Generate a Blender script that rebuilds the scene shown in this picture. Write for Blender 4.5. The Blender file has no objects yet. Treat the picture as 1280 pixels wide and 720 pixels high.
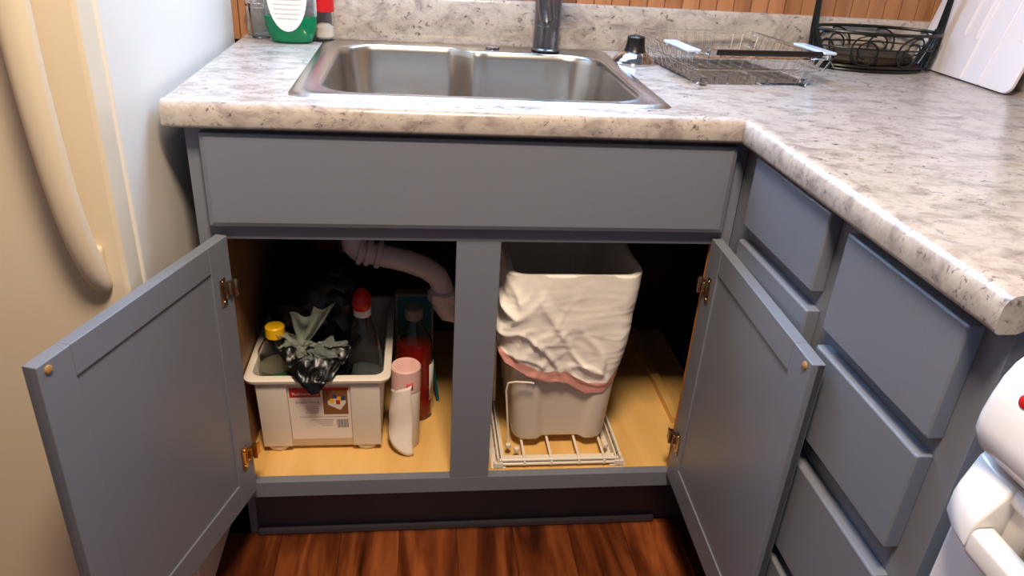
import bpy, bmesh, math, random
from mathutils import Vector, Matrix, noise
random.seed(7)
I = 0.0254                                   # all dimensions below are inches
C = bpy.context.scene.collection
sc = bpy.context.scene
# ---------------------------------------------------------------- camera
def make_camera():
    a, b, c = 0.13849, 0.46755, 0.06639
    f = Vector((math.sin(a)*math.cos(b), math.cos(a)*math.cos(b), -math.sin(b)))
    r = f.cross(Vector((0, 0, 1))).normalized(); u = r.cross(f)
    r2 = r*math.cos(c)+u*math.sin(c); u2 = -r*math.sin(c)+u*math.cos(c)
    m = Matrix((r2, u2, -f)).transposed().to_4x4()
    m.translation = Vector((13.988, -46.217, 48.456))*I
    cd = bpy.data.cameras.new('camera'); cd.sensor_width = 36; cd.lens = 938.96/1280*36
    cd.clip_start = 0.01
    o = bpy.data.objects.new('camera', cd); o.matrix_world = m; C.objects.link(o); sc.camera = o
make_camera()
# ---------------------------------------------------------------- world, lights, exposure
w = bpy.data.worlds.new('world'); sc.world = w; w.use_nodes = True
bg = w.node_tree.nodes['Background']; bg.inputs[0].default_value = (0.74, 0.80, 1.0, 1); bg.inputs[1].default_value = 0.18
def area(name, loc, target, sx, sy, power, col):
    l = bpy.data.lights.new(name, 'AREA'); l.shape = 'RECTANGLE'; l.size = sx*I; l.size_y = sy*I
    l.energy = power; l.color = col
    o = bpy.data.objects.new(name, l); o.location = Vector(loc)*I
    o.rotation_euler = (Vector(target)-Vector(loc)).to_track_quat('-Z', 'Y').to_euler(); C.objects.link(o)
area('window_daylight', (20, 23.0, 67), (14, -20, 30), 34, 30, 34, (0.40, 0.64, 1.0))
area('ceiling_lamp', (16, -36, 91), (17, -5, 20), 13, 13, 46, (1.0, 0.80, 0.60))
sc.view_settings.view_transform = 'Standard'; sc.view_settings.look = 'None'
sc.view_settings.gamma = 1; sc.view_settings.use_curve_mapping = False
sc.view_settings.exposure = 0.14

# ---------------------------------------------------------------- materials
def srgb(r, g, b):
    f = lambda c: (c/255/12.92) if c/255 <= 0.04045 else ((c/255+0.055)/1.055)**2.4
    return (f(r), f(g), f(b), 1)
def mat(name, col, rough=0.5, metal=0, bump=0, bscale=60, stretch=(1, 1, 1), var=0.0, vscale=8, trans=0, ior=1.45, alpha=1, spec=0.5, sheen=0, coat=0):
    m = bpy.data.materials.new(name); m.use_nodes = True; nt = m.node_tree; b = nt.nodes['Principled BSDF']
    b.inputs['Base Color'].default_value = col; b.inputs['Roughness'].default_value = rough
    b.inputs['Metallic'].default_value = metal; b.inputs['Transmission Weight'].default_value = trans
    b.inputs['IOR'].default_value = ior; b.inputs['Alpha'].default_value = alpha
    b.inputs['Specular IOR Level'].default_value = spec; b.inputs['Coat Weight'].default_value = coat
    N = nt.nodes.new; L = nt.links.new
    tc = N('ShaderNodeTexCoord'); mp = N('ShaderNodeMapping'); mp.inputs['Scale'].default_value = stretch
    L(tc.outputs['Object'], mp.inputs[0])
    n = N('ShaderNodeTexNoise'); n.inputs['Scale'].default_value = vscale; n.inputs['Detail'].default_value = 5
    L(mp.outputs[0], n.inputs['Vector'])
    mx = N('ShaderNodeMix'); mx.data_type = 'RGBA'
    mx.inputs['A'].default_value = tuple(c*(1-var) for c in col[:3])+(1,)
    mx.inputs['B'].default_value = tuple(min(1, c*(1+var)) for c in col[:3])+(1,)
    L(n.outputs['Fac'], mx.inputs['Factor']); L(mx.outputs['Result'], b.inputs['Base Color'])
    if bump:
        n2 = N('ShaderNodeTexNoise'); n2.inputs['Scale'].default_value = bscale; n2.inputs['Detail'].default_value = 4
        L(mp.outputs[0], n2.inputs['Vector'])
        bp = N('ShaderNodeBump'); bp.inputs['Strength'].default_value = bump; bp.inputs['Distance'].default_value = 0.002
        L(n2.outputs['Fac'], bp.inputs['Height']); L(bp.outputs[0], b.inputs['Normal'])
    return m
def ramp(nt, src, stops):
    r = nt.nodes.new('ShaderNodeValToRGB'); e = r.color_ramp.elements
    while len(e) > 1: e.remove(e[-1])
    e[0].position = stops[0][0]; e[0].color = stops[0][1]
    for p, c in stops[1:]:
        k = e.new(p); k.color = c
    nt.links.new(src, r.inputs[0]); return r
def laminate():
    m = mat('granite_laminate', srgb(200, 190, 180), 0.22, coat=0.0)
    nt = m.node_tree; L = nt.links.new; N = nt.nodes.new; b = nt.nodes['Principled BSDF']
    tc = N('ShaderNodeTexCoord'); mp = N('ShaderNodeMapping')
    mp.inputs['Rotation'].default_value = (0.6, 0.5, 0.7); mp.inputs['Scale'].default_value = (1, 1.7, 1.5)
    L(tc.outputs['Object'], mp.inputs[0])
    def nz(s, d, rough=0.6, dist=0):
        n = N('ShaderNodeTexNoise'); n.inputs['Scale'].default_value = s; n.inputs['Detail'].default_value = d
        n.inputs['Roughness'].default_value = rough; n.inputs['Distortion'].default_value = dist
        L(mp.outputs[0], n.inputs['Vector']); return n.outputs['Fac']
    base = ramp(nt, nz(17, 8, .7, .5), [(0.30, srgb(122, 113, 110)), (0.44, srgb(160, 151, 145)), (0.56, srgb(182, 174, 167)), (0.72, srgb(156, 143, 131))])
    fle = ramp(nt, nz(64, 8, .7, .5), [(0.36, (1, 1, 1, 1)), (0.43, (0, 0, 0, 1))])
    big = ramp(nt, nz(12, 4, .6, .4), [(0.36, (.15, .15, .15, 1)), (0.58, (1, 1, 1, 1))])
    mu = N('ShaderNodeMath'); mu.operation = 'MULTIPLY'; L(fle.outputs[0], mu.inputs[0]); L(big.outputs[0], mu.inputs[1])
    mx = N('ShaderNodeMix'); mx.data_type = 'RGBA'; mx.inputs['B'].default_value = srgb(70, 62, 62)
    L(mu.outputs[0], mx.inputs['Factor']); L(base.outputs[0], mx.inputs['A']); L(mx.outputs['Result'], b.inputs['Base Color'])
    return m
def wood(name, c1, c2, c3, rough=0.35, scale=(9, 0.6, 9), per_object=0.25, bumps=0.1):
    m = mat(name, c2, rough); nt = m.node_tree; L = nt.links.new; N = nt.nodes.new; b = nt.nodes['Principled BSDF']
    tc = N('ShaderNodeTexCoord'); oi = N('ShaderNodeObjectInfo')
    ad = N('ShaderNodeVectorMath'); ad.operation = 'ADD'
    cm = N('ShaderNodeVectorMath'); cm.operation = 'SCALE'; cm.inputs['Scale'].default_value = 13
    cx = N('ShaderNodeCombineXYZ'); L(oi.outputs['Random'], cx.inputs[0]); L(oi.outputs['Random'], cx.inputs[1]); L(oi.outputs['Random'], cx.inputs[2])
    L(cx.outputs[0], cm.inputs[0]); L(tc.outputs['Object'], ad.inputs[0]); L(cm.outputs[0], ad.inputs[1])
    mp = N('ShaderNodeMapping'); mp.inputs['Scale'].default_value = scale; L(ad.outputs[0], mp.inputs[0])
    n = N('ShaderNodeTexNoise'); n.inputs['Scale'].default_value = 3.0; n.inputs['Detail'].default_value = 7; n.inputs['Distortion'].default_value = 1.6
    L(mp.outputs[0], n.inputs['Vector'])
    r = ramp(nt, n.outputs['Fac'], [(0.30, c1), (0.48, c2), (0.68, c3)])
    hs = N('ShaderNodeHueSaturation'); mr = N('ShaderNodeMapRange')
    mr.inputs['To Min'].default_value = 1-per_object; mr.inputs['To Max'].default_value = 1+per_object
    L(oi.outputs['Random'], mr.inputs['Value']); L(mr.outputs[0], hs.inputs['Value']); L(r.outputs[0], hs.inputs['Color'])
    L(hs.outputs[0], b.inputs['Base Color'])
    return m
def stainless():
    m = mat('brushed_steel', srgb(184, 178, 170), 0.26, 1.0, bump=.05, bscale=400, stretch=(.2, 1, 1)); return m
M = dict(
    paint=mat('cabinet_paint', srgb(112, 117, 129), 0.38, bump=0.12, bscale=260, stretch=(1, 1, .25), var=.03),
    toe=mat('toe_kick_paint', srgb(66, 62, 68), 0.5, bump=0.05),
    lam=laminate(),
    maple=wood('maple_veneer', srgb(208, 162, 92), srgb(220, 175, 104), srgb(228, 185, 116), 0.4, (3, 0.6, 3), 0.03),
    lining=wood('shaded_maple_veneer', srgb(132, 96, 62), srgb(144, 104, 68), srgb(152, 112, 74), 0.5, (3, 3, .6), 0.03),  # maple side wall, its shadow put into a darker brown
    raw=wood('raw_wood_edge', srgb(170, 98, 36), srgb(186, 112, 46), srgb(200, 128, 60), 0.6, (6, 6, 1), 0.03),
    pine=wood('stained_pine', srgb(146, 98, 66), srgb(168, 118, 82), srgb(182, 134, 96), 0.35, (5, 5, 0.5), 0.13),
    plank=wood('floor_plank_wood', srgb(56, 25, 12), srgb(100, 48, 23), srgb(146, 80, 42), 0.26, (4.5, 0.5, 4.5), 0.18),
    gap=mat('dark_joint', srgb(24, 14, 10), 0.8),
    steel=stainless(),
    chrome=mat('chrome', srgb(190, 190, 192), 0.12, 1.0),
    faucet=mat('dark_brushed_nickel', srgb(120, 118, 122), 0.28, 1.0),
    nickel=mat('nickel_hinge', srgb(170, 150, 128), 0.25, 1.0, var=.1),
    brass=mat('brass_hinge', srgb(200, 150, 80), 0.28, 1.0, var=.1),
    black=mat('black_plastic', srgb(16, 15, 16), 0.35),
    blackbag=mat('black_bag_plastic', srgb(7, 7, 8), 0.33, bump=.5, bscale=45),
    wire=mat('black_wire', srgb(26, 32, 30), 0.35, 0.4),
    white=mat('white_plastic', srgb(226, 220, 212), 0.38, var=.02),
    bin=mat('ivory_white_plastic', srgb(222, 212, 198), 0.42, var=.03),
    liner=mat('white_liner_film', srgb(246, 240, 230), 0.30, bump=.3, bscale=26, stretch=(1, 1, 1.6), var=.03),
    pink=mat('pink_drawstring', srgb(222, 158, 146), 0.4, bump=.3, bscale=60),
    coatwire=mat('white_coated_wire', srgb(226, 214, 196), 0.35),
    fridge=mat('cream_fridge_enamel', srgb(212, 198, 174), 0.34, bump=.10, bscale=900, var=.02),
    fridgeside=mat('off_white_fridge_side', srgb(214, 208, 198), 0.45, bump=.12, bscale=700, var=.02),
    gasket=mat('pale_gasket', srgb(206, 196, 184), 0.6),
    range=mat('white_range_enamel', srgb(232, 230, 230), 0.16, coat=.3),
    rangedoor=mat('cream_oven_door', srgb(206, 200, 184), 0.3),
    pvc=mat('white_pvc', srgb(206, 190, 186), 0.35),
    red=mat('red_plastic', srgb(190, 22, 22), 0.35),
    yellow=mat('yellow_plastic', srgb(240, 186, 10), 0.4),
    teal=mat('teal_card', srgb(10, 92, 98), 0.5, var=.1),
    card=mat('grey_card', srgb(120, 108, 100), 0.7),
    glass=mat('clear_plastic', (0.93, 0.95, 0.95, 1), 0.06, trans=1, ior=1.3),
    clearbag=mat('clear_film', (0.72, 0.78, 0.72, 1), 0.15, trans=.85, ior=1.15, bump=.5, bscale=50),
    greenfilm=mat('pale_green_film', srgb(176, 184, 168), 0.25, trans=.4, ior=1.1, bump=.5, bscale=50, alpha=.5),
    milkliq=mat('cloudy_liquid', (.5, .56, .56, 1), .1, trans=.7, ior=1.33),
    redliq=mat('red_liquid', (0.60, 0.02, 0.01, 1), 0.06, trans=.45, ior=1.2),
    greenliq=mat('green_liquid', (0.0, 0.42, 0.17, 1), 0.08, trans=.45, ior=1.33),
    paleliq=mat('pale_liquid', (0.62, 0.55, 0.36, 1), 0.1, trans=.6, ior=1.33),
    label=mat('white_label', srgb(226, 226, 228), 0.45),
    paleink=mat('pale_grey_ink', srgb(178, 182, 190), .6),
    ink=mat('grey_ink', srgb(120, 118, 122), 0.6),
    redink=mat('red_ink', srgb(178, 34, 34), 0.5),
    brownink=mat('brown_print', srgb(126, 78, 42), 0.5, var=.2),
    blueink=mat('blue_print', srgb(40, 60, 110), 0.5),
    wallpaint=mat('wall_paint', srgb(150, 120, 92), 0.6),
    brownmat=mat('brown_woven_mat', srgb(50, 42, 30), 0.8, bump=.5, bscale=200, var=.25, vscale=60),
    brownred=mat('dark_red_brown_mat', srgb(58, 34, 28), .7, var=.5, vscale=120),
    clearrib=mat('clear_rib_plastic', (0.95, 0.96, 0.97, 1), 0.12, trans=1, ior=1.12),
    stick=mat('pale_cream_sticker', srgb(230, 218, 208), .4),
    bluesheen=mat('clear_plastic_painted_blue_sheen', srgb(190, 206, 226), 0.1),  # clear plastic with its blue reflection put into the colour
    panel=mat('white_ribbed_plastic', srgb(222, 216, 220), 0.32, var=.02),
    dark=mat('shade_toned_back', srgb(38, 28, 24), 0.8),  # shade of the unlit cabinet depth put into the panel colour
    bumper=mat('amber_bumper', srgb(160, 122, 74), 0.45),
    cream=mat('cream_sheet', srgb(232, 220, 206), 0.5, bump=.5, bscale=40),
    rollpink=mat('pale_pink_film', srgb(224, 180, 172), 0.45, bump=.3, bscale=60),
    pinkmark=mat('deep_pink_mark', srgb(200, 92, 88), 0.5),
    copper=mat('dull_brass_valve', srgb(110, 84, 62), 0.5, .6),
)
# ---------------------------------------------------------------- mesh builder (world inches)
ORG = {}
class MB:
    def __init__(s, tf=None): s.v = []; s.f = []; s.tf = tf
    def add(s, vs, fs):
        n = len(s.v); s.v += [tuple(v) for v in vs]; s.f += [tuple(i+n for i in f) for f in fs]; return s
    def box(s, x0, x1, y0, y1, z0, z1):
        x0, x1 = sorted((x0, x1)); y0, y1 = sorted((y0, y1)); z0, z1 = sorted((z0, z1))
        return s.add([(x0,y0,z0),(x1,y0,z0),(x1,y1,z0),(x0,y1,z0),(x0,y0,z1),(x1,y0,z1),(x1,y1,z1),(x0,y1,z1)],
                     [(0,3,2,1),(4,5,6,7),(0,1,5,4),(1,2,6,5),(2,3,7,6),(3,0,4,7)])
    def loops(s, rings, closed=True, cap0=True, cap1=True):
        n = len(rings[0]); base = len(s.v); vs = [v for r in rings for v in r]; fs = []
        for i in range(len(rings)-1):
            for j in range(n if closed else n-1):
                k = (j+1) % n; fs.append((i*n+j, i*n+k, (i+1)*n+k, (i+1)*n+j))
        if cap0: fs.append(tuple(reversed(range(n))))
        if cap1: fs.append(tuple(range((len(rings)-1)*n, len(rings)*n)))
        return s.add(vs, fs)
    def lathe(s, prof, c=(0,0), n=32, sx=1, sy=1, cap0=True, cap1=True):
        return s.loops([[(c[0]+r*sx*math.cos(2*math.pi*j/n), c[1]+r*sy*math.sin(2*math.pi*j/n), z) for j in range(n)] for r, z in prof], True, cap0, cap1)
    def tube(s, pts, r, n=10, closed=False):
        P = [Vector(p) for p in pts]; rings = []; m = len(P); up = None
        for i in range(m):
            a = P[(i-1) % m] if (closed or i > 0) else P[i]; b = P[(i+1) % m] if (closed or i < m-1) else P[i]
            t = (b-a).normalized()
            if up is None:
                up = Vector((0,0,1)) if abs(t.z) < .9 else Vector((1,0,0))
            x = t.cross(up).normalized(); up = x.cross(t).normalized()
            rr = r[i] if isinstance(r, (list, tuple)) else r
            rings.append([P[i]+x*rr*math.cos(2*math.pi*j/n)+up*rr*math.sin(2*math.pi*j/n) for j in range(n)])
        if closed: rings.append(rings[0])
        return s.loops(rings, True, not closed, not closed)
    def build(s, name, m, parent=None, smooth=False, bevel=0, org=None, seg=2, sub=0, angle=35, solid=0):
        o0 = Vector(org) if org is not None else (ORG[parent.name] if parent else Vector((0,0,0)))
        vs = [(Vector(s.tf(*v)) if s.tf else Vector(v)) for v in s.v]
        me = bpy.data.meshes.new(name); me.from_pydata([(v-o0)*I for v in vs], [], s.f); me.update()
        bm = bmesh.new(); bm.from_mesh(me)
        bmesh.ops.recalc_face_normals(bm, faces=bm.faces[:])
        if bevel:
            ed = [e for e in bm.edges if len(e.link_faces) == 2 and e.calc_face_angle(0) > math.radians(40)]
            bmesh.ops.bevel(bm, geom=ed, offset=bevel*I, segments=seg, profile=.5, affect='EDGES', clamp_overlap=True)
        bm.to_mesh(me); bm.free()
        if smooth:
            for p in me.polygons: p.use_smooth = True
            me.set_sharp_from_angle(angle=math.radians(angle))
        me.materials.append(M[m] if isinstance(m, str) else m)
        o = bpy.data.objects.new(name, me); C.objects.link(o)
        if parent: o.parent = parent
        else: o.location = o0*I
        ORG[o.name] = o0
        if solid:
            d = o.modifiers.new('thickness', 'SOLIDIFY'); d.thickness = solid*I; d.offset = 0
        if sub:
            d = o.modifiers.new('sub', 'SUBSURF'); d.levels = sub; d.render_levels = sub
        return o
def B(*a): return MB().box(*a)
def thing(name, label, cat, loc, group=None):
    o = bpy.data.objects.new(name, None); C.objects.link(o); o.empty_display_size = .05
    o.location = Vector(loc)*I; ORG[o.name] = Vector(loc); return tag(o, label, cat, group)
def tag(o, label, cat=None, group=None):
    o['label'] = label
    if cat: o['category'] = cat
    if group: o['group'] = group
    return o
def struct(o): o['kind'] = 'structure'; return o
def arc(cx, cy, r, a0, a1, n):
    return [(cx+r*math.cos(math.radians(a0+(a1-a0)*i/n)), cy+r*math.sin(math.radians(a0+(a1-a0)*i/n))) for i in range(n+1)]
def rrect(x0, x1, y0, y1, r, n=5):
    return arc(x1-r, y1-r, r, 0, 90, n)+arc(x0+r, y1-r, r, 90, 180, n)+arc(x0+r, y0+r, r, 180, 270, n)+arc(x1-r, y0+r, r, 270, 360, n)
def prism(poly, z0, z1):
    return MB().loops([[(x, y, z0) for x, y in poly], [(x, y, z1) for x, y in poly]])

ZT = 37.38; ZU = 35.88; YW = 23.95; CF = 8.0          # counter top, underside, wall plane, cabinet floor
# ---------------------------------------------------------------- setting
fl = struct(B(-40, 70, -75, 24, -1.0, -0.12).build('floor', 'gap', org=(0, 0, -.12)))
for i in range(-6, 8):
    x0 = 2.6+i*4.9; off = (i*17) % 36
    y = -75-off
    while y < 2.9:
        a, b = max(y, -75), (min(y+36, 3.0) if y+36 < -14 else 3.0)
        if b-a > 1: B(x0+.02, x0+4.88, a+.02, b-.02, -.12, 0).build('plank', 'plank', fl, bevel=.015, seg=1)
        y = b if b < 3.0 else 99
wb = struct(B(-40, 70, YW, 27, 0, 47.4).build('wall_back', 'gap', org=(0, YW, 0)))
x = -3.0; i = 0
while x < 63.9:
    wd = 1.62
    B(x+.03, min(x+wd-.03, 63.9), YW-.30, YW, 36.9, 47.4).build('board', 'pine', wb, bevel=.06, seg=1); x += wd; i += 1
MB().box(-40, 2, YW, 27, 47.4, 96).box(38, 70, YW, 27, 47.4, 96).box(2, 38, YW, 27, 84, 96).build('upper_wall', 'wallpaint', wb)
wn = struct(MB().box(2, 38, YW-.6, 27, 47.4, 48.6).box(2, 3.2, YW-.6, 27, 48.6, 84).box(36.8, 38, YW-.6, 27, 48.6, 84).box(2, 38, YW-.6, 27, 82.8, 84).build('window_1', 'white', org=(20, YW, 48)))
B(3.2, 36.8, 25.5, 25.6, 48.6, 82.8).build('pane', 'glass', wn)
wr = struct(B(64.2, 67, -75, YW, 0, 96).build('wall_right', 'wallpaint', org=(64.2, 0, 0)))
struct(B(-40, -38, -75, YW, 0, 96).build('wall_left', 'wallpaint', org=(-38, 0, 0)))

# ---------------------------------------------------------------- sink base cabinet
sb = thing('sink_cabinet', 'blue-grey painted cabinet under the sink with both doors open', 'cabinet', (17.5, 0, 0))
P = 'paint'
B(0, 1.5, 0, .75, 6.6, ZU).build('stile', P, sb, bevel=.03)
B(16.5, 19.5, 0.01, .76, 8.04, 28.38).build('stile', P, sb, bevel=.03)
so = B(34.56, 35.55, 0, .75, 6.6, ZU).build('stile', P, sb, bevel=.03)
B(34.44, 34.56, 0.02, .80, 8.04, 28.38).build('stile_inner_edge', 'raw', sb)
B(1.5, 34.56, 0.005, .755, 6.6, 8.04).build('rail', P, sb, bevel=.03)
B(1.5, 34.56, 0.005, .755, 28.38, 30.2).build('rail', P, sb, bevel=.03)
B(1.5, 34.56, 0.005, .755, 34.6, ZU).build('rail', P, sb, bevel=.03)
MB().box(0, .62, .75, 23.3, 6.6, ZU).box(0, .62, 3.0, 23.3, .02, 6.6).build('side_panel', P, sb)
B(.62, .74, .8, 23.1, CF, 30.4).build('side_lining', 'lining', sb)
B(.62, 40.5, .76, 23.2, CF-.75, CF-.04).build('cabinet_floor', 'maple', sb)
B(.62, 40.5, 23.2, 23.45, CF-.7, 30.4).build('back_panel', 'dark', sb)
B(36.6, 37.4, 6.5, 22.5, CF-.04, CF+.65).build('floor_cleat', 'maple', sb, bevel=.04)
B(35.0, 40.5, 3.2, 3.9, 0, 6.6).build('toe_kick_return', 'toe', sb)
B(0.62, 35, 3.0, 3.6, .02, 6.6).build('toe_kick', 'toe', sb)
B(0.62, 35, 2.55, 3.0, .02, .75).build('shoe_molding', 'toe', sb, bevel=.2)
def bevel_front(name, x0, x1, z0, z1, parent, tf=None, t=.75, b=.38, d=.22):
    m = MB(tf)
    m.loops([[(x0,0,z0),(x1,0,z0),(x1,0,z1),(x0,0,z1)], [(x0,-t+d,z0),(x1,-t+d,z0),(x1,-t+d,z1),(x0,-t+d,z1)],
             [(x0+b,-t,z0+b),(x1-b,-t,z0+b),(x1-b,-t,z1-b),(x0+b,-t,z1-b)]])
    return m.build(name, P, parent, bevel=.04)
bevel_front('false_drawer_front', .95, 34.55, 29.5, 35.5, sb, b=.32, d=.13)
DZ0, DZ1 = 8.0, 28.9
def door(A, Bp, flip, hm, stile_w=2.15):
    A = Vector(A); Bp = Vector(Bp); d = (Bp-A); L = d.length; d = d/L
    n = Vector((d.y, -d.x)) * flip                      # towards the outer (front) face
    tf = lambda a, t, z: (A.x+d.x*a+n.x*t, A.y+d.y*a+n.y*t, z)   # a along, t depth from the inner face, z up
    root = None
    m = MB(tf)
    m.box(0, L, .35, .72, DZ0+.02, DZ1-.02)
    root = m.build('door', P, sb)
    for (a0, a1, z0, z1) in ((0, stile_w, DZ0, DZ1), (L-stile_w, L, DZ0, DZ1)):
        MB(tf).box(a0, a1, 0, .75, z0, z1).build('door_stile', P, root, bevel=.05)
    for (z0, z1) in ((DZ0, DZ0+2.1), (DZ1-1.75, DZ1)):
        MB(tf).box(stile_w, L-stile_w, .004, .746, z0, z1).build('door_rail', P, root, bevel=.04)
    MB(tf).loops([[tf0 for tf0 in [(stile_w-.02, .12, DZ0+2.08), (L-stile_w+.02, .12, DZ0+2.08), (L-stile_w+.02, .12, DZ1-1.73), (stile_w-.02, .12, DZ1-1.73)]],
                  [(stile_w+.12, .22, DZ0+2.22), (L-stile_w-.12, .22, DZ0+2.22), (L-stile_w-.12, .22, DZ1-1.87), (stile_w+.12, .22, DZ1-1.87)],
                  [(stile_w+.12, .5, DZ0+2.22), (L-stile_w-.12, .5, DZ0+2.22), (L-stile_w-.12, .5, DZ1-1.87), (stile_w+.12, .5, DZ1-1.87)]]).build('door_panel', P, root)
    for z, mm in ((25.4, hm[0]), (11.9, hm[1])):
        h = MB(tf)
        h.box(.85, 1.5, -.07, 0, z-.95, z+.95)
        h.box(.45, 1.0, -.10, 0, z-.55, z+.55)
        h.box(.0, .55, -.22, -.02, z-.42, z+.42)
        h.tube([(.15, -.30, z-.62), (.15, -.30, z+.62)], .17, 12)
        h.tube([(.62, -.16, z-.35), (.62, -.16, z+.35)], .14, 10)
        for dz in (-.72, .72):
            h.tube([(1.18, -.13, z+dz), (1.18, 0, z+dz)], .15, 10)
        h.box(-.35, .2, -.42, -.32, z-.5, z+.5)
        h.build('hinge', mm, root, smooth=True, bevel=.02)
    bp = MB(tf)
    for k, rr in ((0, .2), (1, .2)): pass
    bp.loops([[(L-.62+rr*math.cos(t*math.pi/8), -h_, DZ1-.42+rr*math.sin(t*math.pi/8)) for t in range(16)] for rr, h_ in ((.22, 0), (.21, .08), (.12, .12))])
    bp.build('bumper', 'bumper', root, smooth=True)
    return root, tf
door((1.9, -.65), (-2.95, -15.95), 1, ('nickel', 'brass'))
dr, tfr = door((34.15, -.12), (33.62, -16.25), -1, ('nickel', 'nickel'))
for a, z in ((3.38, 21.4), (3.33, 17.2), (14.3-1.2, 21.2-.3), (14.3-1.3, 16.8)):
    MB(tfr).loops([[(a+rr*math.cos(t*math.pi/5), .22-h_, z+rr*1.3*math.sin(t*math.pi/5)) for t in range(10)] for rr, h_ in ((.09, -.05), (.07, .04), (.03, .07))]).build('paint_fleck', 'label', dr, smooth=True)

# ---------------------------------------------------------------- right run: corner cabinet and drawer bank
XF = 35.55
def tfx(a, t, z): return (XF+t, -a, z)                 # a = distance towards the camera, t negative = proud
def run_cabinet(name, label, a0, a1, fronts, last=False):
    r = thing(name, label, 'cabinet', (XF, -(a0+a1)/2, 0))
    MB(tfx).box(a0, a0+(1.3 if a0 > 5 else 3.2), 0, .75, 6.6, ZU).build('stile', P, r, bevel=.03)
    MB(tfx).box(a1-1.75, a1, 0, .75, 6.6, ZU).build('stile', P, r, bevel=.03)
    zs = sorted({z for f in fronts for z in f[1:3]})
    for (z0, z1) in [(6.6, 8.3), (34.8, ZU)]+[(fronts[i+1][2]-.5, fronts[i][1]+.5) for i in range(len(fronts)-1)]:
        MB(tfx).box(a0+1.3, a1-1.75, .005, .745, z0, z1).build('rail', P, r, bevel=.03)
    MB(tfx).box(a0, a1, .75, 27, 6.6, ZU-.05).build('carcass', P, r)
    MB(tfx).box(a0, a1, 3, 3.7, 0, 6.6).build('toe_kick', 'toe', r)
    for k, z0, z1, b0, b1 in fronts:
        m = MB(tfx); t = .78
        m.loops([[(b0,-.01,z0),(b1,-.01,z0),(b1,-.01,z1),(b0,-.01,z1)], [(b0,-t+.06,z0),(b1,-t+.06,z0),(b1,-t+.06,z1),(b0,-t+.06,z1)],
                 [(b0+.1,-t,z0+.1),(b1-.1,-t,z0+.1),(b1-.1,-t,z1-.1),(b0+.1,-t,z1-.1)]])
        m.build(k, P, r, bevel=.05)
    return r
run_cabinet('corner_cabinet', 'blue-grey narrow cabinet behind the open right door, one drawer over a door', 0.02, 13.4,
            [('drawer_front', 31.1, 35.6, 3.0, 12.5), ('door', 8.0, 30.05, 2.9, 12.7)])
run_cabinet('drawer_cabinet', 'blue-grey drawer cabinet with four stacked drawers beside the white range', 13.42, 24.85,
            [('drawer_front', 29.95, 35.3, 14.35, 23.5), ('drawer_front', 23.75, 28.95, 14.35, 23.4),
             ('drawer_front', 16.1, 22.1, 14.35, 23.5), ('drawer_front', 8.1, 15.1, 14.35, 23.5)])

# ---------------------------------------------------------------- countertop
ct = thing('countertop', 'grey-beige granite-pattern laminate L-shaped countertop with rolled front edge', 'countertop', (17, 10, ZU))
XL, XR, YF, YE = -.85, 34.35, -1.25, -25.1; XB = 64.1
prof = [(1.4, ZU+.25), (.9, ZU), (.2, ZU), (.05, ZU+.08), (0, ZU+.25), (-.02, ZU+.75), (.02, ZU+1.15), (.14, ZU+1.38), (.34, ZU+1.53), (.6, ZU+1.58), (.85, ZU+1.56), (1.15, ZU+1.51), (1.4, ZT)]
m = MB()
m.loops([[(XL, YF+d, z) for d, z in prof], [(XR+d, YF+d, z) for d, z in prof], [(XR+d, YE, z) for d, z in prof]], closed=False, cap0=False, cap1=False)
sx0, sx1, sy0, sy1 = 6.6, 30.0, 1.75, 22.0
yq = YF+1.4; xq = XR+1.4
def q(x0, x1, y0, y1): m.add([(x0,y0,ZT),(x1,y0,ZT),(x1,y1,ZT),(x0,y1,ZT)], [(0,1,2,3)])
q(XL, sx0, yq, YW-.3); q(sx0, sx1, yq, sy0); q(sx0, sx1, sy1, YW-.3); q(sx1, xq, yq, YW-.3); q(xq, XB, yq, YW-.3); q(xq, XB, YE, yq)
# closing end faces, underside
m.add([(XL, YF+d, z) for d, z in prof]+[(XL, YW-.3, ZT), (XL, YW-.3, ZU+.25)], [tuple(range(len(prof)+2))])
m.add([(XR+d, YE, z) for d, z in prof]+[(XB, YE, ZT), (XB, YE, ZU+.25)], [tuple(range(len(prof)+2))])
zz = ZU+.25
for (a, b, c, d) in ((XL, sx0, yq, YW-.3), (sx0, sx1, yq, sy0), (sx0, sx1, sy1, YW-.3), (sx1, xq, yq, YW-.3), (xq, XB, yq, YW-.3), (xq, XB, YE, yq)):
    m.add([(a,c,zz),(b,c,zz),(b,d,zz),(a,d,zz)], [(0,3,2,1)])
top = m.build('worktop', 'lam', ct, smooth=True, angle=50)
MB().loops([[(x_, y_, z_) for y_, z_ in ((YW-.32, ZT), (23.2, ZT), (23.12, ZT+.15), (23.12, ZT+3.6), (23.25, ZT+3.8), (23.5, ZT+3.86), (YW-.32, ZT+3.86))] for x_ in (-.6, 63.3)]).build('backsplash', 'lam', ct, smooth=True)
MB().loops([[(x_, y_, z_) for x_, z_ in ((64.1, ZT), (63.35, ZT), (63.3, ZT+.1), (63.3, ZT+3.7), (63.5, ZT+3.86), (64.1, ZT+3.86))] for y_ in (-25.1, 23.1)]).build('backsplash', 'lam', ct, smooth=True)

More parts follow.
